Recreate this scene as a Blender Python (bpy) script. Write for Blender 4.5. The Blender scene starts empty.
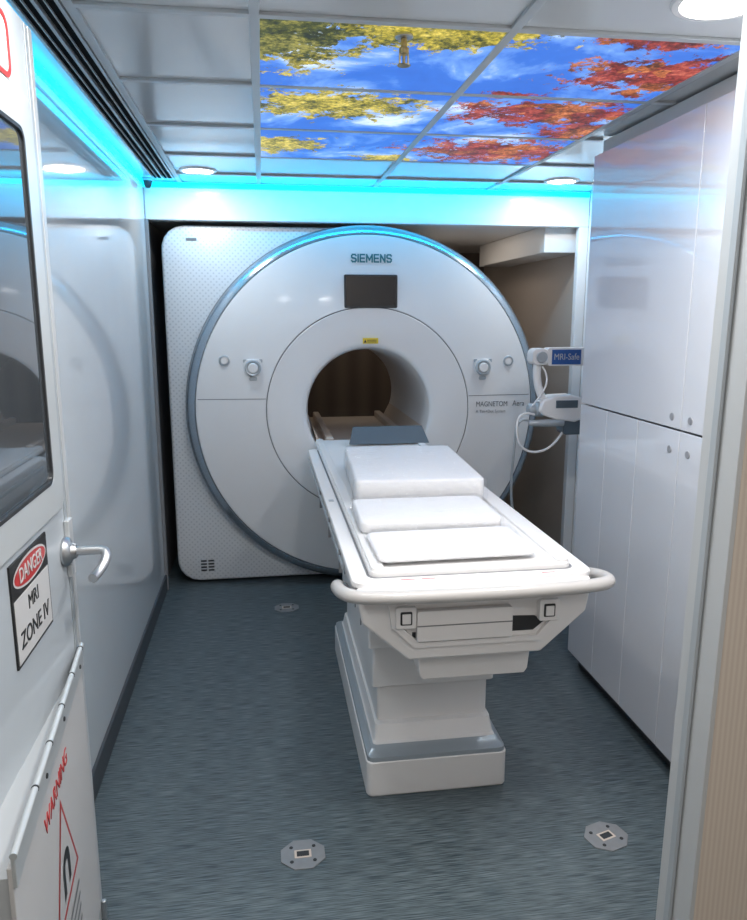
import bpy, bmesh, math, random
from mathutils import Vector, Matrix, noise
random.seed(3)
scn=bpy.context.scene
COL=scn.collection
try:
    scn.view_settings.view_transform='Standard'
except Exception: pass

# ---------------------------------------------------------------- materials
def newmat(name):
    m=bpy.data.materials.new(name); m.use_nodes=True
    nt=m.node_tree; b=nt.nodes.get('Principled BSDF')
    return m,nt,b
def pm(name,col,rough=.4,metal=0,coat=0,emit=None,es=0,bump=0,bscale=60,var=0,vscale=4,spec=.5,crough=.08):
    m,nt,b=newmat(name)
    b.inputs['Base Color'].default_value=(*col,1)
    b.inputs['Roughness'].default_value=rough
    b.inputs['Metallic'].default_value=metal
    b.inputs['Coat Weight'].default_value=coat
    b.inputs['Coat Roughness'].default_value=crough
    b.inputs['Specular IOR Level'].default_value=spec
    if emit:
        b.inputs['Emission Color'].default_value=(*emit,1); b.inputs['Emission Strength'].default_value=es
    N=nt.nodes; L=nt.links
    tc=N.new('ShaderNodeTexCoord')
    nz=N.new('ShaderNodeTexNoise'); nz.inputs['Scale'].default_value=vscale; nz.inputs['Detail'].default_value=3
    L.new(tc.outputs['Object'],nz.inputs['Vector'])
    mx=N.new('ShaderNodeMix'); mx.data_type='RGBA'
    v=var if var else .03
    mx.inputs[6].default_value=(*[max(0,c*(1-v)) for c in col],1)
    mx.inputs[7].default_value=(*[min(1,c*(1+v)) for c in col],1)
    L.new(nz.outputs['Fac'],mx.inputs[0]); L.new(mx.outputs[2],b.inputs['Base Color'])
    if bump:
        n2=N.new('ShaderNodeTexNoise'); n2.inputs['Scale'].default_value=bscale; n2.inputs['Detail'].default_value=4
        L.new(tc.outputs['Object'],n2.inputs['Vector'])
        bp=N.new('ShaderNodeBump'); bp.inputs['Strength'].default_value=bump; bp.inputs['Distance'].default_value=.01
        L.new(n2.outputs['Fac'],bp.inputs['Height']); L.new(bp.outputs['Normal'],b.inputs['Normal'])
    return m
M={}
M['white']=pm('white_plastic',(.74,.745,.75),.38,coat=.15)
M['white2']=pm('white_table_plastic',(.79,.78,.775),.38,coat=.2)
M['wallgloss']=pm('gloss_wall_laminate',(.62,.67,.70),.07,coat=.45,crough=.04,spec=.5)
M['cab']=pm('gloss_cabinet',(.67,.69,.73),.05,coat=.9,crough=.02)
M['cabside']=pm('cabinet_carcass',(.30,.32,.36),.5)
M['dark']=pm('dark_plastic',(.02,.022,.025),.45)
M['ventblack']=pm('vent_black',(.010,.011,.012),.9,spec=.05)
M['gap']=pm('grey_gap',(.20,.205,.215),.6)  # even grey for seams, gaps and the left alcove wall
M['screen']=pm('screen_glass',(.010,.012,.016),.12)
M['glass']=pm('dark_window_glass',(.06,.07,.08),.04,coat=1,spec=1,crough=.02)
M['steel']=pm('brushed_steel',(.52,.53,.54),.35,metal=1)
M['knob']=pm('dull_knob_metal',(.34,.35,.37),.5,metal=.3)
M['platesteel']=pm('worn_plate_steel',(.27,.28,.29),.5,metal=.5,var=.15,vscale=30)
M['alu']=pm('painted_aluminium',(.52,.54,.55),.32,metal=.2)
M['hinge']=pm('pale_hinge_metal',(.54,.57,.58),.3,metal=.3)
M['ring']=pm('ring_metallic_grey',(.36,.41,.46),.22,metal=.75,coat=.3)
M['greytrim']=pm('grey_trim',(.40,.44,.47),.32,metal=.2)
M['foottrim']=pm('foot_blue_grey_trim',(.36,.41,.45),.3,metal=.3)
M['base']=pm('dark_vinyl_base',(.05,.06,.07),.5)
M['beige']=pm('beige_panel',(.42,.365,.32),.5)
M['soffit']=pm('pale_grey_soffit',(.62,.60,.58),.4)
M['beigerail']=pm('beige_rail',(.60,.52,.45),.4)
M['bumper']=pm('bumper_greige',(.50,.485,.47),.35,coat=.3)
M['slate']=pm('slate_plastic',(.09,.12,.145),.45)
M['ceilgrid']=pm('ceiling_grid',(.46,.495,.52),.35,metal=.1)
M['door']=pm('door_paint',(.46,.50,.53),.3,coat=.3)
M['brass']=pm('brass',(.45,.36,.2),.3,metal=1)
M['red']=pm('sign_red',(.45,.03,.03),.4)
M['black']=pm('sign_black',(.015,.015,.015),.4)
M['signwhite']=pm('sign_white',(.54,.535,.53),.4)
M['blue']=pm('label_blue',(.03,.10,.32),.4)
M['yellow']=pm('label_yellow',(.75,.55,.03),.4)
M['teal']=pm('logo_teal',(.002,.15,.18),.4)
M['greytext']=pm('text_grey',(.16,.17,.18),.4)
M['pad']=pm('pad_white',(.82,.82,.83),.6)
M['cyan']=pm('led_cyan',(.0,.3,.4),.4,emit=(.005,.70,1.0),es=2.2)
M['lamp']=pm('lamp_lens',(1,1,1),.4,emit=(1,.97,.92),es=14)

m,nt,b=newmat('heathered_vinyl'); N=nt.nodes;L=nt.links
g=N.new('ShaderNodeNewGeometry'); mp=N.new('ShaderNodeMapping'); mp.inputs['Scale'].default_value=(12,300,1)
L.new(g.outputs['Position'],mp.inputs['Vector'])
n=N.new('ShaderNodeTexNoise'); n.inputs['Scale'].default_value=1; n.inputs['Detail'].default_value=3; n.inputs['Roughness'].default_value=.5; L.new(mp.outputs[0],n.inputs['Vector'])
cr=N.new('ShaderNodeValToRGB'); cr.color_ramp.elements[0].position=.36; cr.color_ramp.elements[0].color=(.024,.042,.052,1)
cr.color_ramp.elements[1].position=.68; cr.color_ramp.elements[1].color=(.145,.180,.195,1)
L.new(n.outputs['Fac'],cr.inputs[0]); L.new(cr.outputs[0],b.inputs['Base Color']); b.inputs['Roughness'].default_value=.46
M['floor']=m
M['ceil']=pm('gloss_ceiling_tile',(.56,.595,.62),.14,coat=.35,bump=.02,bscale=4)
m,nt,b=newmat('striped_wallpaper'); N=nt.nodes;L=nt.links
g=N.new('ShaderNodeNewGeometry'); w=N.new('ShaderNodeTexWave'); w.wave_type='BANDS'; w.bands_direction='X'
w.inputs['Scale'].default_value=38; w.inputs['Distortion'].default_value=.3; L.new(g.outputs['Position'],w.inputs['Vector'])
mx=N.new('ShaderNodeMix'); mx.data_type='RGBA'; mx.inputs[6].default_value=(.50,.43,.37,1); mx.inputs[7].default_value=(.56,.50,.43,1)
L.new(w.outputs['Fac'],mx.inputs[0]); L.new(mx.outputs[2],b.inputs['Base Color']); b.inputs['Roughness'].default_value=.7
M['paper']=m
m,nt,b=newmat('perforated_cover'); N=nt.nodes;L=nt.links
g=N.new('ShaderNodeNewGeometry'); mp=N.new('ShaderNodeMapping'); mp.inputs['Scale'].default_value=(1,0,1); mp.inputs['Rotation'].default_value=(0,math.radians(45),0)
L.new(g.outputs['Position'],mp.inputs['Vector'])
v=N.new('ShaderNodeTexVoronoi'); v.inputs['Scale'].default_value=44; v.inputs['Randomness'].default_value=0; L.new(mp.outputs[0],v.inputs['Vector'])
cr=N.new('ShaderNodeValToRGB'); cr.color_ramp.elements[0].position=.16; cr.color_ramp.elements[0].color=(.48,.50,.53,1); cr.color_ramp.elements[1].position=.28; cr.color_ramp.elements[1].color=(.63,.65,.67,1)
L.new(v.outputs['Distance'],cr.inputs[0]); L.new(cr.outputs[0],b.inputs['Base Color']); b.inputs['Roughness'].default_value=.35
M['perf']=m
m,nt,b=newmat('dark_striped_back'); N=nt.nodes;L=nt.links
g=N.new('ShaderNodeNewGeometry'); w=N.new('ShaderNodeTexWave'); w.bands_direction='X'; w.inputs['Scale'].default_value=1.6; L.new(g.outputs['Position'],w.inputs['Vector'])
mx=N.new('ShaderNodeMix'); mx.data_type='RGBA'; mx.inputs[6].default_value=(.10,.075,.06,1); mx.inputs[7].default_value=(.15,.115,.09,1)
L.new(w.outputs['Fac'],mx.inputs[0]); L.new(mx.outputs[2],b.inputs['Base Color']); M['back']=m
# plastic wrap
m=bpy.data.materials.new('clear_wrap'); m.use_nodes=True; nt=m.node_tree; N=nt.nodes;L=nt.links; N.clear()
o=N.new('ShaderNodeOutputMaterial'); t=N.new('ShaderNodeBsdfTransparent'); t.inputs[0].default_value=(1,1,1,1)
gl=N.new('ShaderNodeBsdfGlossy'); gl.inputs['Roughness'].default_value=.11
mixs=N.new('ShaderNodeMixShader'); mixs.inputs[0].default_value=.10
tc=N.new('ShaderNodeTexCoord'); n=N.new('ShaderNodeTexNoise'); n.inputs['Scale'].default_value=5; n.inputs['Detail'].default_value=3; n.inputs['Distortion'].default_value=1
vm=N.new('ShaderNodeVectorMath'); vm.operation='MULTIPLY_ADD'; vm.inputs[1].default_value=(.25,.25,.25)
v=N.new('ShaderNodeTexVoronoi'); v.inputs['Scale'].default_value=26; v.feature='F1'
n3=N.new('ShaderNodeTexNoise'); n3.inputs['Scale'].default_value=60; n3.inputs['Detail'].default_value=3
ad=N.new('ShaderNodeMath'); ad.operation='MULTIPLY_ADD'; ad.inputs[1].default_value=.3
bp=N.new('ShaderNodeBump'); bp.inputs['Strength'].default_value=1; bp.inputs['Distance'].default_value=.03
L.new(tc.outputs['Object'],n.inputs['Vector']); L.new(n.outputs['Color'],vm.inputs[0]); L.new(tc.outputs['Object'],vm.inputs[2]); L.new(vm.outputs[0],v.inputs['Vector'])
L.new(tc.outputs['Object'],n3.inputs['Vector'])
L.new(n3.outputs['Fac'],ad.inputs[0]); L.new(v.outputs['Distance'],ad.inputs[2])
L.new(ad.outputs[0],bp.inputs['Height']); L.new(bp.outputs[0],gl.inputs['Normal'])
L.new(t.outputs[0],mixs.inputs[1]); L.new(gl.outputs[0],mixs.inputs[2]); L.new(mixs.outputs[0],o.inputs[0]); M['wrap']=m
# sky mural
m=bpy.data.materials.new('sky_mural'); m.use_nodes=True; nt=m.node_tree; N=nt.nodes;L=nt.links; b=N['Principled BSDF']
g=N.new('ShaderNodeNewGeometry'); sep=N.new('ShaderNodeSeparateXYZ'); L.new(g.outputs['Position'],sep.inputs[0])
def noise_n(scale,detail=5,rough=.6,dist=0):
    n=N.new('ShaderNodeTexNoise'); n.inputs['Scale'].default_value=scale; n.inputs['Detail'].default_value=detail; n.inputs['Roughness'].default_value=rough; n.inputs['Distortion'].default_value=dist
    L.new(g.outputs['Position'],n.inputs['Vector']); return n
def mth(op,a,bb=None):
    x=N.new('ShaderNodeMath'); x.operation=op
    for i,v in enumerate((a,bb)):
        if v is None: continue
        if isinstance(v,(int,float)): x.inputs[i].default_value=v
        else: L.new(v,x.inputs[i])
    return x.outputs[0]
def blobs(lst):
    cur=None
    for (cx,cy,rx,ry) in lst:
        dx=mth('DIVIDE',mth('SUBTRACT',sep.outputs[0],cx),rx); dy=mth('DIVIDE',mth('SUBTRACT',sep.outputs[1],cy),ry)
        d=mth('SQRT',mth('ADD',mth('MULTIPLY',dx,dx),mth('MULTIPLY',dy,dy)))
        f=mth('SUBTRACT',1.0,d)
        cur=f if cur is None else mth('MAXIMUM',cur,f)
    return cur
def ramp(inp,stops):
    r=N.new('ShaderNodeValToRGB'); e=r.color_ramp.elements
    while len(e)<len(stops): e.new(.5)
    for i,(p,c) in enumerate(stops): e[i].position=p; e[i].color=(*c,1)
    L.new(inp,r.inputs[0]); return r.outputs[0]
def mixc(f,a,bb):
    x=N.new('ShaderNodeMix'); x.data_type='RGBA'; L.new(f,x.inputs[0]); L.new(a,x.inputs[6]); L.new(bb,x.inputs[7]); return x.outputs[2]
cl=noise_n(3.0,7,.60,.5)
sky=ramp(cl.outputs['Fac'],[(.0,(.02,.09,.45)),(.47,(.035,.15,.60)),(.56,(.14,.31,.74)),(.67,(.62,.74,.90))])
nz=noise_n(11,12,.78,.3); fine=noise_n(60,8,.75,.2); lump=noise_n(13,5,.6); hue=noise_n(5,3,.5)
edge=mth('MULTIPLY',mth('SUBTRACT',nz.outputs['Fac'],.5),4.4)
ye=mth('GREATER_THAN',mth('ADD',blobs([(.06,2.14,.28,.27),(.42,2.02,.38,.18),(.22,2.76,.40,.19),(.08,3.4,.25,.18),(.58,2.06,.2,.1),(.60,3.62,.16,.1)]),edge),.20)
re=mth('GREATER_THAN',mth('ADD',blobs([(1.27,2.30,.38,.20),(1.08,2.02,.18,.08),(1.06,2.76,.42,.20),(1.04,3.4,.42,.27),(1.29,3.0,.20,.2),(.84,2.56,.1,.06)]),edge),.22)
shade=mth('ADD',mth('MULTIPLY',fine.outputs['Fac'],.62),mth('MULTIPLY',lump.outputs['Fac'],.50))
yc=ramp(shade,[(.46,(.025,.035,.010)),(.53,(.19,.17,.02)),(.60,(.46,.37,.045)),(.70,(.76,.63,.15))])
olive=ramp(shade,[(.46,(.010,.015,.008)),(.56,(.07,.08,.015)),(.66,(.30,.27,.06))])
rc=ramp(shade,[(.46,(.05,.012,.012)),(.53,(.15,.02,.018)),(.60,(.32,.045,.035)),(.70,(.52,.14,.09))])
oc=ramp(shade,[(.46,(.06,.02,.012)),(.53,(.22,.06,.02)),(.60,(.45,.13,.04)),(.70,(.68,.28,.12))])
hf=mth('GREATER_THAN',hue.outputs['Fac'],.53); rc=mixc(hf,rc,oc)
ol=blobs([(.08,2.12,.30,.22)]); ol=mth('GREATER_THAN',mth('ADD',ol,mth('MULTIPLY',mth('SUBTRACT',lump.outputs['Fac'],.5),2)),.30)
yc=mixc(ol,yc,olive)
c=mixc(ye,sky,yc); c=mixc(re,c,rc)
L.new(c,b.inputs['Emission Color']); b.inputs['Emission Strength'].default_value=1.35
b.inputs['Base Color'].default_value=(.02,.02,.02,1); b.inputs['Roughness'].default_value=.5
b.inputs['Specular IOR Level'].default_value=.2
M['sky']=m

# ---------------------------------------------------------------- builders
WL={}
def wloc(o): return WL[o.name]
def finish(name,me,mat,parent=None,center=True):
    if center and len(me.vertices):
        lo=Vector([min(v.co[i] for v in me.vertices) for i in range(3)]); hi=Vector([max(v.co[i] for v in me.vertices) for i in range(3)])
        c=(lo+hi)/2; me.transform(Matrix.Translation(-c))
    else: c=Vector((0,0,0))
    ob=bpy.data.objects.new(name,me); ob.location=c; COL.objects.link(ob)
    if mat: me.materials.append(M[mat] if isinstance(mat,str) else mat)
    if parent is not None:
        ob.parent=parent; ob.matrix_parent_inverse=Matrix.Translation(wloc(parent)).inverted()
    WL[ob.name]=c.copy()
    return ob
def thing(name,label,cat,loc,group=None):
    e=bpy.data.objects.new(name,None); e.empty_display_size=.05; e.location=loc; COL.objects.link(e); WL[e.name]=Vector(loc)
    e['label']=label; e['category']=cat
    if group: e['group']=group
    return e
def from_vf(name,vs,fs,mat,parent=None,bevel=0,seg=3,smooth=None):
    me=bpy.data.meshes.new(name); me.from_pydata([tuple(v) for v in vs],[],fs); me.validate()
    bm=bmesh.new(); bm.from_mesh(me); bmesh.ops.recalc_face_normals(bm,faces=bm.faces); bm.to_mesh(me); bm.free()
    ob=finish(name,me,mat,parent)
    if bevel:
        for p in me.polygons: p.use_smooth=True
        md=ob.modifiers.new('Bevel','BEVEL'); md.width=bevel; md.segments=seg; md.limit_method='ANGLE'; md.angle_limit=math.radians(25); md.harden_normals=True
    elif smooth:
        for p in me.polygons: p.use_smooth=True
        me.set_sharp_from_angle(angle=math.radians(smooth))
    return ob
def box(name,x0,x1,y0,y1,z0,z1,mat,parent=None,bevel=0,seg=3):
    vs=[(x,y,z) for z in (z0,z1) for y in (y0,y1) for x in (x0,x1)]
    fs=[(0,1,3,2),(4,5,7,6),(0,1,5,4),(2,3,7,6),(0,2,6,4),(1,3,7,5)]
    return from_vf(name,vs,fs,mat,parent,bevel,seg)
def prism(name,poly,axis,a,b,mat,parent=None,bevel=0,seg=3,scale_b=None):
    def P(p,t):
        if axis=='Y': return (p[0],t,p[1])
        if axis=='X': return (t,p[0],p[1])
        return (p[0],p[1],t)
    n=len(poly); pb=scale_b or poly
    vs=[P(p,a) for p in poly]+[P(p,b) for p in pb]
    fs=[tuple(range(n)),tuple(range(n,2*n))]+[(i,(i+1)%n,n+(i+1)%n,n+i) for i in range(n)]
    return from_vf(name,vs,fs,mat,parent,bevel,seg)
def rrect(x0,x1,z0,z1,r,n=8):
    pts=[]
    for cx,cz,a0 in ((x1-r,z1-r,0),(x0+r,z1-r,90),(x0+r,z0+r,180),(x1-r,z0+r,270)):
        for i in range(n+1):
            a=math.radians(a0+90*i/n); pts.append((cx+r*math.cos(a),cz+r*math.sin(a)))
    return pts
def loft(name,sections,mat,parent=None,smooth=40,caps=True):
    n=len(sections[0]); vs=[p for s in sections for p in s]; fs=[]
    for k in range(len(sections)-1):
        for i in range(n):
            j=(i+1)%n; fs.append((k*n+i,k*n+j,(k+1)*n+j,(k+1)*n+i))
    if caps: fs.append(tuple(range(n))); fs.append(tuple(range((len(sections)-1)*n,len(sections)*n)))
    return from_vf(name,vs,fs,mat,parent,0,3,smooth)
def lathe(name,prof,c,axis,mat,parent=None,seg=96,smooth=40,a0=0,a1=360,closed=False):
    full=abs(a1-a0)>=360; ns=seg if full else seg+1
    vs=[];fs=[]
    for i in range(ns):
        a=math.radians(a0+(a1-a0)*i/seg)
        for (r,t) in prof:
            if axis=='Y': vs.append((c[0]+r*math.cos(a),t,c[1]+r*math.sin(a)))
            elif axis=='Z': vs.append((c[0]+r*math.cos(a),c[1]+r*math.sin(a),t))
            else: vs.append((t,c[0]+r*math.cos(a),c[1]+r*math.sin(a)))
    n=len(prof); m=n if closed else n-1
    for i in range(ns if full else ns-1):
        j=(i+1)%ns
        for k in range(m):
            l=(k+1)%n; fs.append((i*n+k,i*n+l,j*n+l,j*n+k))
    me=bpy.data.meshes.new(name); me.from_pydata(vs,[],fs)
    bm=bmesh.new(); bm.from_mesh(me); bmesh.ops.remove_doubles(bm,verts=bm.verts,dist=1e-5)
    bmesh.ops.recalc_face_normals(bm,faces=bm.faces); bm.to_mesh(me); bm.free()
    for p in me.polygons: p.use_smooth=True
    me.set_sharp_from_angle(angle=math.radians(smooth))
    return finish(name,me,mat,parent)
def cyl(name,c,axis,r,a,b,mat,parent=None,seg=32,ch=.002):
    s=1 if b>a else -1
    prof=[(0,a),(r-ch,a),(r,a+s*ch),(r,b-s*ch),(r-ch,b),(0,b)]
    return lathe(name,prof,c,axis,mat,parent,seg,35)
def tube(name,pts,r,mat,parent=None,res=4,smoothpath=True,flat=1):
    cu=bpy.data.curves.new(name,'CURVE'); cu.dimensions='3D'; cu.bevel_depth=r; cu.bevel_resolution=res; cu.use_fill_caps=True
    if smoothpath:
        sp=cu.splines.new('NURBS'); sp.points.add(len(pts)-1)
        for p,q in zip(sp.points,pts): p.co=(*q,1)
        sp.use_endpoint_u=True; sp.order_u=4; sp.resolution_u=8
    else:
        sp=cu.splines.new('POLY'); sp.points.add(len(pts)-1)
        for p,q in zip(sp.points,pts): p.co=(*q,1)
    t=bpy.data.objects.new('tmp',cu); COL.objects.link(t); bpy.context.view_layer.update()
    me=bpy.data.meshes.new_from_object(t.evaluated_get(bpy.context.evaluated_depsgraph_get()))
    me.name=name; bpy.data.objects.remove(t); me.materials.clear()
    for p in me.polygons: p.use_smooth=True
    return finish(name,me,mat,parent)
def text(name,body,loc,size,rot,mat,parent,align='CENTER',ext=.0006,sx=1,bold=0,spacing=1):
    cu=bpy.data.curves.new(name,'FONT'); cu.body=body; cu.size=size; cu.align_x=align; cu.align_y='CENTER'; cu.extrude=ext; cu.offset=bold; cu.space_character=spacing
    t=bpy.data.objects.new('tmp',cu); COL.objects.link(t); bpy.context.view_layer.update()
    me=bpy.data.meshes.new_from_object(t.evaluated_get(bpy.context.evaluated_depsgraph_get()))
    bpy.data.objects.remove(t); me.name=name; me.materials.clear()
    R=rot if isinstance(rot,Matrix) else Matrix.Rotation(rot[2],4,'Z')@Matrix.Rotation(rot[0],4,'X')
    me.transform(Matrix.Translation(loc)@R@Matrix.Diagonal((sx,1,1,1)))
    return finish(name,me,mat,parent)
def stroke_text(name,body,x,y,z,h,w,gap,th,mat,parent):
    G={'S':[[(1,.85),(.8,1),(.2,1),(0,.85),(0,.65),(.2,.53),(.8,.47),(1,.35),(1,.15),(.8,0),(.2,0),(0,.15)]],
       'I':[[(.5,0),(.5,1)]],'E':[[(1,1),(0,1),(0,0),(1,0)],[(0,.5),(.9,.5)]],
       'M':[[(0,0),(0,1),(.5,.25),(1,1),(1,0)]],'N':[[(0,0),(0,1),(1,0),(1,1)]]}
    vs=[];fs=[];cx=x
    for ch in body:
        ww={'I':0.0,'M':w*1.3}.get(ch,w)
        for li,line in enumerate(G[ch]):
            P=[Vector((cx+(p[0] if ch!='I' else 0)*ww,z+p[1]*h)) for p in line]
            for i in range(len(P)-1):
                a,b_=P[i],P[i+1]; d=(b_-a).normalized(); n_=Vector((-d.y,d.x))*th/2; e=d*th/2*.9
                k0=len(vs)
                yy=y-.0001*(i%3)
                for q in (a-e+n_,b_+e+n_,b_+e-n_,a-e-n_): vs.append((q.x,yy,q.y))
                fs.append((k0,k0+1,k0+2,k0+3))
        cx+=ww+gap
    return from_vf(name,vs,fs,mat,parent),cx
def struct(o,**k):
    o['kind']='structure'; return o
def arealight(name,loc,direction,sx,sy,e,col,xaxis=None):
    la=bpy.data.lights.new(name,'AREA'); la.shape='RECTANGLE'; la.size=sx; la.size_y=sy; la.energy=e; la.color=col
    lo=bpy.data.objects.new(name,la); COL.objects.link(lo)
    z=-Vector(direction).normalized(); x=Vector(xaxis or (1,0,0)); x=(x-z*x.dot(z)).normalized(); y=z.cross(x)
    lo.matrix_world=Matrix.Translation(loc)@Matrix((x,y,z)).transposed().to_4x4()
    return lo

# ---------------------------------------------------------------- setting
XL,XR,ZC=-.63,1.97,2.37
YF=4.43
struct(box('floor',-1.3,2.1,-1.3,6.7,-.06,0,'floor'))
struct(box('ceiling',-1.3,2.1,-1.3,YF+.1,ZC,ZC+.06,'ceil'))
struct(box('wall_left',XL-.06,XL,.98,YF,0.0,ZC,'wallgloss'))
struct(box('baseboard_left',XL,XL+.012,.98,YF+.02,0,.10,'base',bevel=.003))
struct(box('wall_right',XR,XR+.06,.98,YF,0,ZC,'white'))
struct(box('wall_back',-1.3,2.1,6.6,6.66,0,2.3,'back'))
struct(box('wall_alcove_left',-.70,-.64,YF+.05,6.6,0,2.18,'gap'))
struct(box('wall_alcove_right',XR-.002,XR+.06,YF,6.6,0,2.18,'beige'))
struct(box('ceiling_alcove',-1.3,2.1,YF+.07,6.6,2.18,2.24,'soffit'))
struct(box('trim_40',1.72,XR-.003,YF+.07,5.9,2.02,2.179,'soffit',bevel=.004))
struct(box('wall_fascia',XL,XR,YF,YF+.07,2.165,ZC,'white',bevel=.006))
struct(box('trim_1',XL-.11,XL,YF,YF+.05,0,2.165,'dark'))
struct(box('trim_2',XL-.001,XL+.018,YF-.03,YF+.0,.0,2.165,'gap',bevel=.004))
struct(box('trim_3',XR-.06,XR,YF-.0,YF+.05,0,2.165,'white',bevel=.006))
OX0,OX1,OZ=-.56,.632,2.29
def leanbox(name,x0,x1,y0,y1,z0,z1,mat,bevel=0,full=False):
    def dx(z): return -.012+.024*z/2.29
    return prism(name,[(x0+dx(z0),y0),((x1+(0 if full else dx(z0))),y0),((x1+(0 if full else dx(z0))),y1),(x0+dx(z0),y1)],'Z',z0,z1,mat,None,bevel,3,
        [(x0+dx(z1),y0),((x1+(0 if full else dx(z1))),y0),((x1+(0 if full else dx(z1))),y1),(x0+dx(z1),y1)])
struct(leanbox('wall_front_right',OX1+.002,2.1,.90,.975,0,ZC,'paper',full=True))
struct(box('wall_front_left',-1.3,OX0,.90,.975,0,ZC,'paper'))
struct(box('wall_front_header',OX0,OX1+.002,.90,.975,OZ,ZC,'paper'))
struct(leanbox('trim_4',OX1-.006,OX1+.0018,.897,.985,0,OZ-.011,'alu',bevel=.0015))
struct(leanbox('trim_5',OX1-.012,OX1-.0062,.940,.956,0,OZ-.011,'greytrim',bevel=.002))
struct(box('trim_6',OX0,OX1,.895,.98,OZ-.01,OZ,'alu'))
struct(box('wall_corridor_back',-1.3,2.1,-1.36,-1.3,0,ZC,'paper'))
struct(box('wall_corridor_left',-1.36,-1.3,-1.3,.975,0,ZC,'paper'))
struct(box('wall_corridor_right',2.1,2.16,-1.3,.9,0,ZC,'paper'))

gx=[-.43,0,.66,1.335]; gy=[1.42,2.0,2.57,3.13,3.68,4.15]
k=7
for x in gx:
    struct(box('trim_%d'%k,x-.013,x+.013,1.0,YF,ZC-.009,ZC,'ceilgrid',bevel=.002)); k+=1
for y in gy:
    struct(box('trim_%d'%k,-.43,XR if y>3.14 else 1.43,y-.013,y+.013,ZC-.0085,ZC,'ceilgrid',bevel=.002)); k+=1
for ix in range(2):
    for iy in range(3):
        x0,x1=gx[1+ix]+.0135,gx[2+ix]-.0135; y0,y1=gy[1+iy]+.0135,gy[2+iy]-.0135
        o=box('ceiling_light_panel',x0,x1,y0,y1,ZC-.006,ZC-.0005,'sky')
        o['category']='ceiling light'; o['group']='lit sky mural ceiling panels'
        o['label']=('backlit ceiling panel with blue sky and yellow autumn leaves' if ix==0 else 'backlit ceiling panel with blue sky and red autumn foliage')
v=thing('ceiling_vent','long dark linear slot diffuser along the ceiling edge','vent',(-.49,2.7,ZC-.01))
box('vent_slot',-.550,-.512,1.0,4.3,ZC-.006,ZC,'ventblack',v)
box('vent_slot',-.497,-.459,1.0,4.3,ZC-.006,ZC,'ventblack',v)
for x in (-.560,-.533,-.510,-.480,-.455):
    wd=.003 if x in (-.533,-.480) else .009
    box('vent_blade',x,x+wd,1.0,4.3,ZC-.012,ZC-.004,'greytrim',v)

for b_,lab in (((XL,XL+.012,1.0,YF-.02,ZC-.036,ZC-.008),'cyan glowing strip light along the top of the glossy wall'),
              ((XL+.02,XR-.01,YF-.014,YF,ZC-.034,ZC-.008),'cyan glowing strip light along the top of the ceiling fascia')):
    o=box('led_strip_light',*b_,'cyan'); o['label']=lab; o['category']='strip light'
CY=(.0,.50,1.0)
arealight('led_wash',(.67,4.25,ZC-.016),(0,.78,-.62),2.5,.02,8,CY)
arealight('led_wash',(-.56,2.75,ZC-.018),(-.97,0,-.22),.02,3.2,1.6,CY,(0,0,1))

def downlight(x,y,lab,power,r=.075):
    t=thing('downlight',lab,'ceiling light',(x,y,ZC),'round recessed downlights')
    lathe('trim_ring',[(r,ZC-.002),(r+.002,ZC-.008),(r+.018,ZC-.006),(r+.022,ZC),(r,ZC)],(x,y),'Z','white',t,48)
    lathe('lens',[(0,ZC-.006),(r,ZC-.006),(r,ZC-.001),(0,ZC-.001)],(x,y),'Z','lamp',t,48)
    la=bpy.data.lights.new('downlight_lamp','AREA'); la.shape='DISK'; la.size=r*2; la.energy=power; la.color=(1,.985,.97)
    lo=bpy.data.objects.new('downlight_lamp',la); lo.location=(x,y,ZC-.012); COL.objects.link(lo)
    lo.parent=t; lo.matrix_parent_inverse=Matrix.Translation(wloc(t)).inverted()
downlight(-.305,4.08,'round white recessed downlight in glossy ceiling tile',4)
downlight(1.65,4.10,'round white recessed downlight near the scanner alcove',5)
downlight(1.09,1.76,'large round bright ceiling downlight near the doorway',12.5,.1)
downlight(-.22,1.5,'added round downlight, out of view near the doorway',8.5,.09)  # hidden lamp, added out of view to light the near room
downlight(.40,1.25,'added round downlight, out of view near the doorway',16,.09)  # unseen lamp put in as extra fill for the room
arealight('corridor_fill_light',(.3,-.3,ZC-.02),(0,0,-1),1.4,1.0,24,(1,.975,.95))  # unseen lamp added behind the camera to light door and frame
arealight('alcove_fill_light',(1.45,5.3,2.17),(0.15,0,-1),.3,.8,2.2,(1,.88,.76))  # added lamp without a fixture, brightens the alcove's right wall
arealight('alcove_fill_light',(.7,6.2,2.17),(0,-.1,-1),1.0,.3,3.0,(1,.85,.68))  # added warm lamp for the back wall seen through the bore

s=thing('fire_sprinkler','brass pendant fire sprinkler hanging under the ceiling','sprinkler',(.385,2.07,ZC))
sc=(.385,2.07)
cyl('escutcheon',sc,'Z',.024,ZC-.006,ZC-.015,'steel',s)
cyl('stem',sc,'Z',.008,ZC-.014,ZC-.045,'brass',s)
cyl('frame_body',sc,'Z',.013,ZC-.038,ZC-.055,'brass',s)
for dx in (-.011,.011): box('frame_arm',sc[0]+dx-.002,sc[0]+dx+.002,sc[1]-.003,sc[1]+.003,ZC-.078,ZC-.05,'brass',s)
lathe('deflector',[(0,ZC-.082),(.017,ZC-.082),(.018,ZC-.080),(.004,ZC-.077),(.004,ZC-.05)],sc,'Z','brass',s,24)

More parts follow.
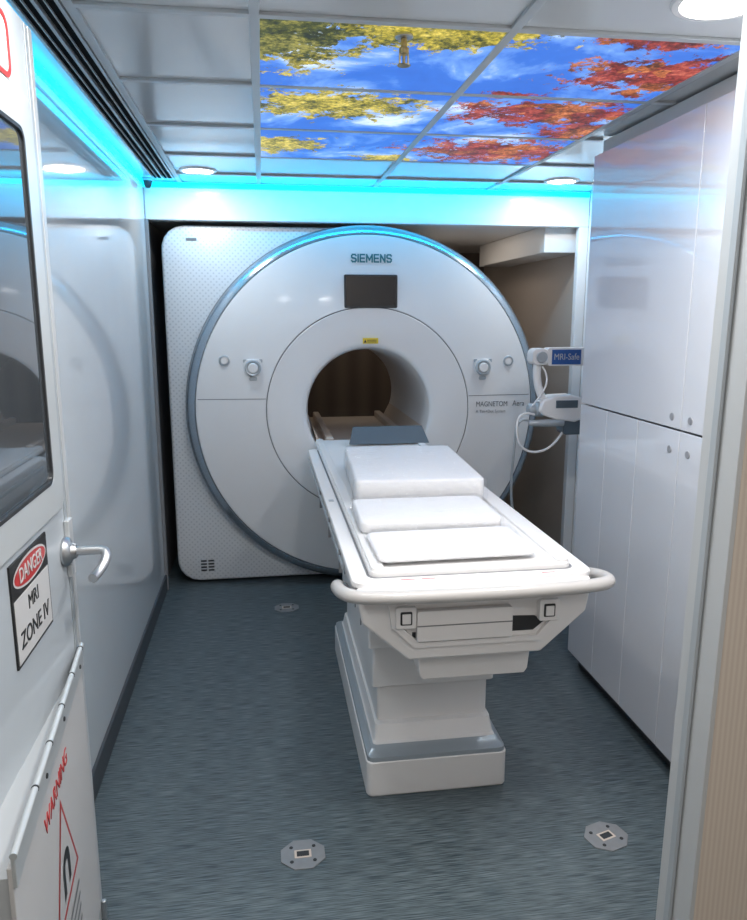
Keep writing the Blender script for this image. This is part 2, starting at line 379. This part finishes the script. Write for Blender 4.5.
# ---------------------------------------------------------------- scanner
GX,GZ=.612,1.085
S=thing('mri_scanner','large white round-faced magnetic resonance scanner with grey ring','mri scanner',(GX,5.1,0))
C=(GX,GZ)
def fy(r): return 4.335+(r-.62)*(.030/.38)
lathe('bore_liner',[(.35,5.60),(.35,4.75),(.352,4.6),(.356,4.50),(.362,4.42),(.372,4.37)],C,'Y','white',S,128,60)
lathe('bore_surround',[(.372,4.37),(.379,4.355),(.39,4.347),(.405,4.343),(.50,4.338),(.598,4.334),(.602,4.337),(.602,4.345)],C,'Y','white',S,128,35)
lathe('surround_seam',[(.600,4.343),(.610,4.343)],C,'Y','gap',S,128)
lathe('front_cover',[(.608,4.346),(.608,fy(.61)+.002),(.611,fy(.613)),(1.0,fy(1.0)),(1.008,fy(1.0)+.002),(1.012,fy(1.0)+.010),(1.012,4.41)],C,'Y','white',S,160,30)
lathe('outer_ring',[(1.013,4.42),(1.013,4.378),(1.018,4.372),(1.026,4.374),(1.058,4.398),(1.068,4.412),(1.07,4.43),(1.07,4.472),(1.05,4.476)],C,'Y','ring',S,192,40)
lathe('magnet_housing',[(.36,5.62),(.95,5.62),(1.03,5.56),(1.04,5.5),(1.04,4.47)],C,'Y','white',S,128,50)
x0,z0,z1,r=-.56,.02,2.145,.13
outer=[(GX,z1)]
for i in range(9):
    a=math.radians(90+90*i/8); outer.append((x0+r+r*math.cos(a),z1-r+r*math.sin(a)))
for i in range(9):
    a=math.radians(180+90*i/8); outer.append((x0+r+r*math.cos(a),z0+r+r*math.sin(a)))
outer.append((GX,z0))
def side_slab():
    no=97
    def resample(p,n):
        d=[0]
        for i in range(1,len(p)): d.append(d[-1]+math.dist(p[i],p[i-1]))
        out=[]
        for k_ in range(n):
            t=d[-1]*k_/(n-1); i=1
            while i<len(d)-1 and d[i]<t: i+=1
            f=(t-d[i-1])/max(1e-9,d[i]-d[i-1]); out.append((p[i-1][0]+(p[i][0]-p[i-1][0])*f,p[i-1][1]+(p[i][1]-p[i-1][1])*f))
        return out
    A=resample(outer,no); vs=[];fs=[]
    for k_ in range(no):
        t=math.radians(90+180*k_/(no-1)); bq=(GX+1.035*math.cos(t),GZ+1.035*math.sin(t))
        a=A[k_]; ins=Vector((GX-.1,GZ))-Vector(a); ins.normalize()
        vs+= [(bq[0],4.482,bq[1]),(a[0]+ins.x*.018,4.482,a[1]+ins.y*.018),(a[0]+ins.x*.006,4.487,a[1]+ins.y*.006),(a[0],4.502,a[1]),(a[0],5.58,a[1]),(bq[0],5.58,bq[1])]
    for k_ in range(no-1):
        for q in range(5): fs.append((k_*6+q,k_*6+q+1,k_*6+7+q,k_*6+6+q))
    return from_vf('side_cover',vs,fs,'perf',S,0,3,50)
side_slab()
box('side_cover_skirt',-.50,1.2,4.56,5.5,0,.022,'dark',S)
lathe('side_seam',[(1.071,4.478),(1.078,4.478)],C,'Y','gap',S,96,40,a0=100,a1=262)
for xa,xb in ((-1.01,-.605),(.605,1.01)):
    z=1.165; dz=z-GZ; vs=[];n=8
    for i in range(n+1):
        x=xa+(xb-xa)*i/n
        if math.hypot(x,dz)>1.0: x=math.copysign(math.sqrt(1.0-dz*dz),x)
        if math.hypot(x,dz)<.612: x=math.copysign(math.sqrt(.612**2-dz*dz),x)
        y=fy(math.hypot(x,dz))-.0012; vs+= [(GX+x,y,z-.002),(GX+x,y,z+.002)]
    from_vf('cover_seam',vs,[(2*i,2*i+1,2*i+3,2*i+2) for i in range(n)],'gap',S)
prism('display',rrect(.468,.778,1.684,1.872,.008,4),'Y',4.330,4.37,'dark',S,bevel=.003)
prism('display_glass',rrect(.478,.768,1.696,1.862,.004,3),'Y',4.3285,4.331,'screen',S)
stroke_text('logo_lettering','SIEMENS',.514,fy(.85)-.004,1.944,.040,.0245,.0125,.0085,'teal',S)
text('model_lettering','MAGNETOM',(1.265,fy(.7)-.010,1.112),.044,(math.radians(90),0,0),'greytext',S,'LEFT',sx=.80)
text('model_lettering','Aera',(1.50,fy(.9)-.012,1.112),.047,(math.radians(90),0,0),'greytext',S,'LEFT',sx=.82)
text('model_lettering','A Tim+Dot System',(1.265,fy(.7)-.010,1.068),.025,(math.radians(90),0,0),'greytext',S,'LEFT',sx=.95)
box('warning_label',.575,.665,4.328,4.338,1.48,1.512,'yellow',S)
box('warning_label_text',.60,.655,4.3265,4.329,1.488,1.492,'black',S)
box('warning_label_text',.60,.655,4.3265,4.329,1.498,1.502,'black',S)
prism('warning_label_mark',[(.580,1.486),(.596,1.486),(.588,1.505)],'Y',4.3265,4.329,'black',S)
for x,z in ((-.063,1.345),(1.303,1.335)):
    r=math.hypot(x-GX,z-GZ); y=fy(r)
    prism('control_pad',rrect(x-.052,x+.052,z-.046,z+.05,.03,6),'Y',y-.012,y+.02,'white',S,bevel=.004)
    lathe('control_dial_ring',[(.030,y-.011),(.032,y-.026),(.042,y-.028),(.046,y-.022),(.047,y-.011)],(x,z),'Y','greytrim',S,40)
    cyl('control_dial',(x,z),'Y',.029,y-.011,y-.034,'white2',S,40,.005)
    prism('control_button',rrect(x-.022,x+.022,z-.074,z-.052,.008,4),'Y',y-.008,y+.01,'greytrim',S,bevel=.002)
    for dx in (-.045,.045):
        prism('control_button',rrect(x+dx-.010,x+dx+.010,z+.03,z+.05,.005,3),'Y',y-.010,y+.01,'greytrim',S)
for x,z in ((-.225,1.387),(1.468,1.37)):
    r=math.hypot(x-GX,z-GZ); y=fy(r)
    lathe('call_button_ring',[(.022,y-.004),(.023,y-.009),(.030,y-.008),(.033,y+.002)],(x,z),'Y','greytrim',S,32)
    cyl('call_button',(x,z),'Y',.021,y+.004,y-.007,'white2',S,32,.003)
for i in range(4):
    for j in range(2):
        box('vent_slot',-.42+j*.045,-.385+j*.045,4.478,4.486,.085+i*.02,.094+i*.02,'dark',S)
box('type_plate',-.42,-.36,4.4785,4.483,2.06,2.075,'greytext',S)
prism('bore_deck',[(GX-.28,.88),(GX-.332,.98),(GX-.31,.90),(GX-.28,.865),(GX+.28,.865),(GX+.31,.90),(GX+.332,.98),(GX+.28,.88)],'Y',4.37,5.59,'beigerail',S)
for sx in (-1,1):
    a=GX+sx*.235
    box('bore_rail',a-.022,a+.022,4.34,5.57,.875,.925,'beigerail',S,bevel=.006)

# ---------------------------------------------------------------- patient table
TX=.59
T=thing('patient_table','white motorised patient table on a pedestal docked to the scanner','patient table',(TX,2.9,0))
def rsec(x0,x1,y0,y1,r,z,n=6): return [(a,b_,z) for a,b_ in rrect(x0,x1,y0,y1,r,n)]
prism('table_dock',[(TX-.24,.62),(TX+.24,.62),(TX+.34,.87),(TX-.34,.87)],'Y',4.10,4.29,'white',T,bevel=.015)
bx0,bx1,by0,by1=.312,.814,2.275,3.46
loft('foot',[rsec(bx0+.004,bx1-.004,by0+.004,by1,.02,0),rsec(bx0,bx1,by0,by1,.025,.006),rsec(bx0,bx1,by0,by1,.025,.128),rsec(bx0+.003,bx1-.003,by0+.003,by1-.003,.025,.131)],'white2',T,25)
loft('foot_trim',[rsec(bx0+.004,bx1-.004,by0+.004,by1-.003,.025,.130),rsec(bx0+.005,bx1-.005,by0+.006,by1-.006,.025,.146),rsec(bx0+.022,bx1-.022,by0+.035,by1-.03,.025,.160)],'foottrim',T,25)
loft('foot_collar',[rsec(bx0+.030,bx1-.026,by0+.060,by1-.03,.015,.158),rsec(bx0+.036,bx1-.03,by0+.075,by1-.05,.015,.166),rsec(bx0+.045,bx1-.036,by0+.10,by1-.06,.015,.215)],'white2',T,25)
loft('column_lower',[rsec(.366,.772,2.405,3.38,.012,.20),rsec(.366,.772,2.405,3.38,.012,.342),rsec(.368,.770,2.407,3.376,.012,.345)],'white2',T,25)
loft('column_gap',[rsec(.375,.763,2.415,3.37,.012,.345),rsec(.375,.763,2.415,3.37,.012,.37)],'gap',T)
loft('column_middle',[rsec(.350,.787,2.386,3.40,.012,.354),rsec(.347,.790,2.383,3.40,.012,.357),rsec(.347,.790,2.383,3.40,.012,.50),rsec(.350,.787,2.386,3.40,.012,.503)],'white2',T,25)
loft('column_gap',[rsec(.358,.78,2.393,3.39,.012,.50),rsec(.358,.78,2.393,3.39,.012,.52)],'gap',T)
loft('column_upper',[rsec(.333,.803,2.363,3.44,.012,.511),rsec(.330,.806,2.36,3.44,.012,.514),rsec(.330,.806,2.36,3.44,.012,.70)],'white2',T,25)
for y in (2.55,2.72,2.9,3.1):
    box('column_rib',.326,.332,y,y+.006,.52,.69,'gap',T)
prism('drive_housing',[(.432,.66),(.44,.575),(.45,.560),(.77,.560),(.78,.575),(.788,.66)],'Y',2.03,2.5,'white2',T,bevel=.005)
def body_poly(g=0,top=.885):
    return [(TX-.355+g,top),(TX-.352+g,.84),(TX-.325+g,.775),(TX-.19+g*.5,.655+g),(TX+.19-g*.5,.655+g),(TX+.325-g,.775),(TX+.352-g,.84),(TX+.355-g,top)]
prism('table_body',body_poly(),'Y',2.0,4.12,'white2',T,bevel=.008)
EP0=1.955
prism('end_panel',[(TX-.35,.868),(TX-.335,.785),(TX-.20,.665),(TX+.20,.665),(TX+.335,.785),(TX+.35,.868)],'Y',EP0,2.01,'white2',T,bevel=.008)
rim_o=[(TX-.262,.845),(TX-.250,.772),(TX-.185,.708),(TX+.195,.708),(TX+.250,.772),(TX+.262,.845)]
rim_i=[(TX-.242,.832),(TX-.232,.782),(TX-.172,.724),(TX+.182,.724),(TX+.232,.782),(TX+.242,.832)]
vs=[(p[0],EP0-.012,p[1]) for p in rim_o]+[(p[0],EP0-.012,p[1]) for p in rim_i]+[(p[0],EP0+.004,p[1]) for p in rim_o]+[(p[0],EP0+.004,p[1]) for p in rim_i]
fs=[]
for i in range(6):
    j=(i+1)%6; fs+=[(i,j,6+j,6+i),(i,j,12+j,12+i),(6+i,6+j,18+j,18+i)]
from_vf('end_recess_rim',vs,fs,'white2',T)
prism('end_opening',[(TX+.105,.738),(TX+.172,.738),(TX+.205,.765),(TX+.175,.782),(TX+.105,.785)],'Y',EP0-.003,EP0+.01,'dark',T)
box('end_opening',TX-.19,TX-.178,EP0-.003,EP0+.01,.735,.752,'dark',T)
prism('release_drawer',rrect(.410,.692,.730,.822,.006,4),'Y',EP0-.024,EP0+.02,'white2',T,bevel=.003)
box('release_drawer_seam',.410,.692,EP0-.0255,EP0-.023,.777,.780,'gap',T)
for x in (TX-.212,TX+.212):
    prism('latch_socket',rrect(x-.030,x+.030,.772,.838,.006,4),'Y',EP0-.024,EP0+.01,'white2',T,bevel=.003)
    prism('latch_socket_recess',rrect(x-.017,x+.017,.785,.825,.004,3),'Y',EP0-.0255,EP0-.02,'dark',T)
    box('latch_socket_plug',x-.012,x+.013,EP0-.029,EP0-.024,.789,.819,'white2',T,bevel=.002)
prism('table_deck',rrect(TX-.36,TX+.36,1.965,4.10,.04,6),'Z',.882,.905,'white2',T,bevel=.006)
prism('deck_seam',rrect(TX-.312,TX+.312,1.995,4.07,.03,6),'Z',.900,.9062,'gap',T)
prism('patient_board',rrect(TX-.305,TX+.305,2.0,4.29,.03,6),'Z',.900,.922,'white2',T,bevel=.005)
prism('board_rail',rrect(TX-.300,TX-.262,2.01,4.28,.012,4),'Z',.915,.932,'white2',T,bevel=.004)
prism('board_rail',rrect(TX+.262,TX+.300,2.01,4.28,.012,4),'Z',.915,.932,'white2',T,bevel=.004)
for sx in (-1,1):
    x=TX+sx*.358
    box('side_rail',x-.004,x+.004,2.25,4.05,.845,.862,'greytrim',T,bevel=.003)
for y in (2.35,2.75,3.2):
    box('side_panel_seam',TX-.3615,TX-.35,y,y+.004,.80,.88,'gap',T)
pts=[(TX-.330,2.50,.69),(TX-.352,2.34,.75),(TX-.385,2.16,.83),(TX-.400,2.04,.868),(TX-.388,1.92,.888),(TX-.33,1.885,.890),(TX-.15,1.872,.891),(TX,1.868,.891),(TX+.15,1.872,.891),(TX+.33,1.885,.890),(TX+.402,1.92,.888),(TX+.402,2.04,.868),(TX+.385,2.16,.83),(TX+.352,2.34,.75),(TX+.330,2.50,.69)]
tube('bumper_rail',pts,.0195,'bumper',T,6)
prism('rail_bracket',[(TX-.32,1.885),(TX+.32,1.885),(TX+.35,1.975),(TX-.35,1.975)],'Z',.868,.888,'white2',T,bevel=.006)
for x in (TX-.22,TX-.16,TX+.2):
    box('caution_mark',x,x+.04,1.972,1.976,.9045,.9057,'red',T)
vs=[(.46,4.06,.93),(.92,4.06,.93),(.89,4.13,1.02),(.49,4.13,1.02),(.46,4.075,.93),(.92,4.075,.93),(.89,4.145,1.02),(.49,4.145,1.02)]
from_vf('head_plate',vs,[(0,1,2,3),(4,5,6,7),(0,1,5,4),(1,2,6,5),(2,3,7,6),(3,0,4,7)],'slate',T,bevel=.004)
box('side_icon',TX-.345,TX-.325,2.9,2.93,.9052,.9062,'greytrim',T)

def pad(lab,x0,x1,y0,y1,z0,z1,rot,seed,wr=.006):
    cx,cy=(x0+x1)/2,(y0+y1)/2; hx,hy,h=(x1-x0)/2,(y1-y0)/2,z1-z0
    t=thing('cushion',lab,'cushion',(cx,cy,z0),'plastic wrapped table cushions')
    Rz=Matrix.Rotation(rot,3,'Z')
    secs=[]
    for ins,z in ((.004,.001),(0,.005),(0,h-.010),(.002,h-.004),(.007,h-.0008),(.014,h)):
        sec=[]
        for a,b_ in rrect(-hx+ins,hx-ins,-hy+ins,hy-ins,.025,6):
            p=Rz@Vector((a,b_,0)); sec.append((cx+p.x,cy+p.y,z0+min(max(z,0),h)))
        secs.append(sec)
    loft('foam_body',secs,'pad',t,60)
    n=110; vs=[];fs=[]; grow=.006
    def tf(u,v,top):
        e=max(0,(1-abs(u)**50))*max(0,(1-abs(v)**50)); e=e**.4
        uu=u*(hx+grow+.014*max(0,noise.noise(Vector((v*9,seed,u)))));  vv=v*(hy+grow+.012*max(0,noise.noise(Vector((u*9,seed,v*2)))))
        P3=Vector((u*hx*13+seed,v*hy*13,seed)); W=Vector((noise.noise(P3*.5),noise.noise(P3*.5+Vector((5,5,5))),0))*1.2
        nzv=(noise.noise(P3+W)+.6*noise.noise(P3*2.1+W)+.35*noise.noise(P3*4.3))*wr+wr*.8
        nzv=max(0,nzv)
        z=(.3*h+(.7*h+.003)*e+nzv*e) if top else .0008+.3*h*(1-e)
        p=Rz@Vector((uu,vv,z)); return (cx+p.x,cy+p.y,z0+p.z)
    def sp(i):
        q=i/n*2-1; return math.copysign(1-(1-abs(q))**1.6,q)
    for top in (1,0):
        for i in range(n+1):
            for j in range(n+1): vs.append(tf(sp(i),sp(j),top))
    o=(n+1)**2
    for s_ in (0,o):
        for i in range(n):
            for j in range(n): a=s_+i*(n+1)+j; fs.append((a,a+1,a+n+2,a+n+1))
    me=bpy.data.meshes.new('plastic_wrap'); me.from_pydata(vs,[],fs)
    bm=bmesh.new(); bm.from_mesh(me); bmesh.ops.remove_doubles(bm,verts=bm.verts,dist=1e-4); bmesh.ops.recalc_face_normals(bm,faces=bm.faces); bm.to_mesh(me); bm.free()
    for p in me.polygons: p.use_smooth=True
    finish('plastic_wrap',me,'wrap',t)
pad('thick white cushion in clear plastic wrap on the table',.350,.850,2.70,3.44,.934,1.030,math.radians(-3),1.3)
pad('flat white cushion in crinkled clear plastic',.305,.79,2.335,2.655,.934,.975,math.radians(-1),4.7)
pad('thin white cushion in clear plastic near the table end',.315,.80,2.04,2.31,.934,.952,math.radians(1),8.1)

# ---------------------------------------------------------------- cabinets
CX=1.40; CT=2.30
def knob(x,y,z,parent,mat='knob'):
    lathe('lock_knob',[(0,x-.003),(.012,x-.003),(.0135,x-.0015),(.0135,x+.001)],(y,z),'X',mat,parent,24)
U=thing('wall_cabinet','tall glossy pale blue-white upper cabinet with flush doors','cabinet',(1.68,2.1,1.26))
box('cabinet_body',CX+.02,XR-.003,1.10,3.13,1.262,CT,'cabside',U)
for y0,y1 in ((2.322,3.13),(1.70,2.318),(1.10,1.696)):
    d=box('door',CX,CX+.02,y0,y1,1.262,CT,'cab',U,bevel=.0015)
    yk=y0+.055 if y0>2.3 else y1-.055
    knob(CX,yk,1.30,d)
W=thing('base_cabinet','glossy pale blue-white floor cabinet with flush doors and toe kick','cabinet',(1.68,2.1,0))
box('cabinet_body',CX+.02,XR-.003,1.10,3.13,.09,1.255,'cabside',W)
box('toe_kick',CX+.05,XR-.003,1.12,3.11,0,.09,'base',W)
for y0,y1 in ((2.872,3.13),(2.612,2.868),(2.322,2.608),(1.70,2.318),(1.10,1.696)):
    d=box('door',CX,CX+.02,y0,y1,.075,1.255,'cab',W,bevel=.0015)
    if y0==2.322: knob(CX,y0+.055,1.185,d)
    if y0==1.70: knob(CX,y1-.055,1.185,d)
struct(box('trim_30',CX+.035,XR,1.0,3.125,CT+.001,ZC-.0095,'soffit'))

# ---------------------------------------------------------------- injector stand
J=thing('injector_stand','white medical injector on a floor stand with a blue label','medical equipment',(1.70,3.75,0))
cyl('pole',(1.70,3.75),'Z',.017,.03,1.50,'steel',J)
loft('stand_base',[rsec(1.52,1.88,3.57,3.93,.08,.035),rsec(1.52,1.88,3.57,3.93,.08,.06),rsec(1.60,1.80,3.65,3.85,.06,.09)],'white2',J)
for a in (45,135,225,315):
    wx,wy=1.70+.2*math.cos(math.radians(a)),3.75+.2*math.sin(math.radians(a))
    cyl('caster',(wy,.025),'X',.025,wx-.01,wx+.01,'dark',J,20)
prism('arm_box',rrect(1.46,1.70,1.385,1.478,.012,4),'Y',3.70,3.77,'white2',J,bevel=.004)
box('blue_label',1.482,1.640,3.697,3.701,1.392,1.468,'blue',J)
text('label_lettering','MRI-Safe',(1.561,3.6955,1.430),.046,(math.radians(90),0,0),'signwhite',J,sx=.85)
prism('arm_joint',rrect(1.375,1.465,1.39,1.475,.03,6),'Y',3.69,3.78,'white2',J,bevel=.006)
cyl('joint_knob',(1.42,1.432),'Y',.028,3.67,3.69,'greytrim',J)
tube('vertical_arm',[(1.42,3.735,1.41),(1.41,3.735,1.34),(1.42,3.735,1.27),(1.46,3.735,1.20)],.021,'white2',J)
prism('injector_body',[(1.415,1.150),(1.44,1.205),(1.50,1.228),(1.60,1.232),(1.70,1.205),(1.70,1.115),(1.62,1.085),(1.52,1.10),(1.45,1.125)],'Y',3.685,3.80,'white2',J,bevel=.014,seg=4)
lathe('injector_nose',[(0,1.375),(.026,1.375),(.031,1.382),(.031,1.41),(.040,1.42),(.040,1.455),(0,1.455)],(3.735,1.155),'X','greytrim',J,32)
box('injector_head_panel',1.51,1.63,3.680,3.688,1.165,1.205,'slate',J,bevel=.002)
lathe('syringe_holder',[(0,1.37),(.012,1.37),(.016,1.375),(.020,1.45),(.020,1.56),(0,1.56)],(3.70,1.085),'X','greytrim',J,24)
prism('injector_bracket',rrect(1.56,1.69,1.02,1.10,.02,4),'Y',3.69,3.79,'slate',J,bevel=.005)
tube('cable',[(1.40,3.70,1.13),(1.31,3.68,1.16),(1.29,3.68,1.06),(1.32,3.68,.95),(1.42,3.68,.92),(1.52,3.70,.96),(1.58,3.72,1.05)],.0065,'white2',J)
tube('cable',[(1.37,3.70,1.10),(1.305,3.70,1.12),(1.30,3.70,1.0),(1.295,3.72,.85),(1.30,3.75,.66),(1.34,3.78,.55)],.007,'greytrim',J)
tube('cable',[(1.44,3.72,1.38),(1.48,3.66,1.30),(1.42,3.66,1.25),(1.38,3.68,1.18)],.0045,'white2',J)

# ---------------------------------------------------------------- floor anchor plates
for x,y,lab,ct in ((.077,2.03,'octagonal steel floor plate with square slot beside the table',0),(1.046,1.97,'octagonal steel floor plate with square slot near the cabinets',.3),(.09,4.02,'small octagonal steel floor plate near the scanner',0)):
    p=thing('floor_plate',lab,'floor plate',(x,y,0),'octagonal steel floor plates')
    r=.074; R=Matrix.Rotation(ct,3,'Z')
    def pt(a,r_): 
        q=R@Vector((r_*math.cos(a),r_*.92*math.sin(a),0)); return (x+q.x,y+q.y)
    prism('plate',[pt(math.radians(22.5+45*i),r) for i in range(8)],'Z',0,.004,'platesteel',p,bevel=.0012)
    def rq(hx,hy,z0,z1,nm,mt,ox=0,oy=0):
        prism(nm,[(x+(R@Vector((ox+sx*hx,oy+sy*hy,0))).x,y+(R@Vector((ox+sx*hx,oy+sy*hy,0))).y) for sx,sy in ((-1,-1),(1,-1),(1,1),(-1,1))],'Z',z0,z1,mt,p)
    rq(.026,.017,.0035,.0052,'slot_frame','beigerail'); rq(.019,.011,.005,.0058,'slot','dark')
    for a in (45,135,225,315):
        q=R@Vector((.05*math.cos(math.radians(a)),.044*math.sin(math.radians(a)),0))
        cyl('screw',(x+q.x,y+q.y),'Z',.006,.0035,.0055,'dark',p,12,.0005)

# ---------------------------------------------------------------- open door leaf
DX=-.48; DY0,DY1=1.0,1.835
O=struct(box('door_1',DX-.05,DX,DY0,DY1,.03,2.255,'door',bevel=.004))
ROTX=(math.radians(90),0,math.radians(90))
box('edge_strip',DX,DX+.004,DY1-.028,DY1-.002,.04,2.25,'alu',O,bevel=.001)
box('edge_strip',DX,DX+.003,DY1-.05,DY1-.032,.04,2.25,'greytrim',O,bevel=.001)
def frame(name,y0,y1,z0,z1,w,x0,x1,mat,par,bev=.004):
    o=rrect(y0,y1,z0,z1,.03,5); i_=rrect(y0+w,y1-w,z0+w,z1-w,.015,5) if w>.02 else rrect(y0+w,y1-w,z0+w,z1-w,.022,5)
    n=len(o); vs=[]
    for x in (x0,x1):
        vs+=[(x,a,b_) for a,b_ in o]; vs+=[(x,a,b_) for a,b_ in i_]
    fs=[]
    for i in range(n):
        j=(i+1)%n
        fs+=[(i,j,n+j,n+i),(2*n+i,2*n+j,3*n+j,3*n+i),(i,j,2*n+j,2*n+i),(n+i,n+j,3*n+j,3*n+i)]
    return from_vf(name,vs,fs,mat,par,bevel=bev)
frame('window_frame',1.02,1.750,1.212,2.090,.074,DX-.001,DX+.014,'hinge',O,.005)
frame('window_gasket',1.092,1.678,1.284,2.018,.009,DX,DX+.0155,'dark',O,.001)
box('window_glass',DX+.001,DX+.010,1.099,1.671,1.291,2.011,'glass',O)
hy,hz=1.76,1.10
lathe('handle_rose',[(0,DX),(.034,DX),(.036,DX+.006),(.032,DX+.014),(.020,DX+.020),(.016,DX+.03),(0,DX+.03)],(hy,hz),'X','steel',O,40)
tube('lever_handle',[(DX+.02,hy,hz),(DX+.055,hy,hz),(DX+.09,hy,hz+.002),(DX+.10,hy-.01,hz-.004),(DX+.10,hy-.03,hz-.02),(DX+.085,hy-.06,hz-.04),(DX+.08,hy-.08,hz-.042)],.011,'steel',O,6)
box('strike_box',DX,DX+.012,1.775,1.812,1.03,1.17,'alu',O,bevel=.003)
box('danger_sign',DX,DX+.004,1.385,1.62,.985,1.19,'black',O)
vs=[(DX+.0052,1.502+.100*math.cos(2*math.pi*i/40),1.155+.025*math.sin(2*math.pi*i/40)) for i in range(40)]
from_vf('danger_sign_oval',vs,[tuple(range(40))],'red',O)
vs=[(DX+.0047,1.502+.106*math.cos(2*math.pi*i/40),1.155+.030*math.sin(2*math.pi*i/40)) for i in range(40)]
from_vf('danger_sign_field',vs,[tuple(range(40))],'signwhite',O)
text('danger_sign_lettering','DANGER',(DX+.0062,1.502,1.155),.042,ROTX,'signwhite',O,sx=.87)
box('danger_sign_field',DX+.0035,DX+.0048,1.391,1.614,.991,1.118,'signwhite',O)
text('danger_sign_lettering','MRI',(DX+.0055,1.502,1.088),.042,ROTX,'black',O)
text('danger_sign_lettering','ZONE IV',(DX+.0055,1.502,1.030),.048,ROTX,'black',O)
box('notice_sign',DX,DX+.003,1.45,1.665,2.10,2.22,'signwhite',O)
frame('notice_sign_border',1.45,1.665,2.10,2.22,.010,DX+.001,DX+.005,'red',O,.0005)
def fp(t,off=0):
    return (DX+.004+.096*t+off, 1.80-t)
def wedge(name,t0,t1,z0,z1,off0,off1,mat,bevel=.002):
    a0=fp(t0,off0);a1=fp(t1,off0);b0=fp(t0,off1);b1=fp(t1,off1)
    return prism(name,[a0,a1,b1,b0],'Z',z0,z1,mat,O,bevel=bevel)
wedge('lower_flap',0,.75,.10,.825,-.004,.004,'signwhite')
prism('flap_spacer',[(DX-.001,1.79),(DX-.001,1.06),(fp(.74,-.003)[0],1.06),(fp(.01,-.003)[0],1.79)],'Z',.12,.80,'alu',O)
wedge('flap_hinge',0,.75,.790,.845,.003,.010,'hinge')
p0=fp(0,.008);p1=fp(.75,.008)
tube('hinge_barrel',[(p0[0],p0[1],.845),(p1[0],p1[1],.845)],.006,'hinge',O,4,False)
for t in (.06,.3,.5): 
    a=fp(t,.0105); cyl('hinge_screw',(a[1],.815),'X',.005,a[0]-.002,a[0]+.002,'dark',O,12,.0005)
for t in (.02,.16,.30,.44,.58):
    a=fp(t,.008); b2=fp(t+.004,.008); tube('hinge_knuckle',[(a[0],a[1],.845),(b2[0],b2[1],.845)],.0068,'dark',O,4,False)
RF=Matrix.Rotation(math.radians(90)+math.atan(.096),4,'Z')@Matrix.Rotation(math.radians(90),4,'X')
q=fp(.40,.0048)
text('warning_lettering','WARNING',(q[0],q[1],.72),.052,RF,'red',O)
def fpoly(name,pts,mat,lift=.0048):
    vs=[];
    for (t,z) in pts: a=fp(t,lift); vs.append((a[0],a[1],z))
    return from_vf(name,vs,[tuple(range(len(vs)))],mat,O)
def tri(c,z,s): return [(c+s*.5,z),(c-s*.5,z),(c,z+s*.9)]
fpoly('warning_symbol',tri(.38,.44,.27),'red',.0046)
fpoly('warning_symbol',tri(.38,.455,.23),'signwhite',.0052)
# solid horseshoe magnet built as a quad strip
mc=(.38,.525); path=[(-1,.475)]
inn=[];out=[]
inn.append((mc[0]-.016,.475)); out.append((mc[0]-.040,.475))
for i in range(13):
    a=math.pi-math.pi*i/12
    inn.append((mc[0]+.016*math.cos(a),mc[1]+.016*math.sin(a))); out.append((mc[0]+.040*math.cos(a),mc[1]+.040*math.sin(a)))
inn.append((mc[0]+.016,.475)); out.append((mc[0]+.040,.475))
vs=[];fs=[]
for a_,b_ in zip(inn,out):
    for (t,z) in (a_,b_):
        w_=fp(t,.0058); vs.append((w_[0],w_[1],z))
for i in range(len(inn)-1): fs.append((2*i,2*i+1,2*i+3,2*i+2))
from_vf('magnet_symbol',vs,fs,'black',O)
for i in range(4): 
    fpoly('warning_text_line',[(.50,.39-i*.03),(.26,.39-i*.03),(.26,.40-i*.03),(.50,.40-i*.03)],'greytext',.0052)
cyl('floor_bolt',(DX+.012,DY1-.02),'Z',.007,.02,.10,'steel',O,16)

z=thing('corner_sensor','small dark sensor at the ceiling corner','sensor',(XL+.03,4.30,ZC))
lathe('sensor_dome',[(0,ZC-.05),(.012,ZC-.047),(.02,ZC-.035),(.022,ZC-.02),(.026,ZC-.012),(.026,ZC)],(XL+.035,4.36),'Z','dark',z,24)
cyl('sensor_mount',(XL+.035,4.36),'Z',.03,ZC-.012,ZC,'greytrim',z,24)

w=bpy.data.worlds.new('World'); scn.world=w; w.use_nodes=True
w.node_tree.nodes['Background'].inputs[0].default_value=(.6,.7,.8,1); w.node_tree.nodes['Background'].inputs[1].default_value=.15

cd=bpy.data.cameras.new('Camera'); cam=bpy.data.objects.new('Camera',cd); COL.objects.link(cam)
R=Matrix(((.9893,.0282,-.1428),(-.1456,.1915,-.9706),(0,.981,.1936)))
q=R.to_quaternion(); q.normalize()
cam.matrix_world=Matrix.Translation((0,0,1.65))@q.to_matrix().to_4x4()
cd.sensor_fit='VERTICAL'; cd.sensor_height=24; cd.lens=24*740/920; cd.clip_start=.05
scn.camera=cam
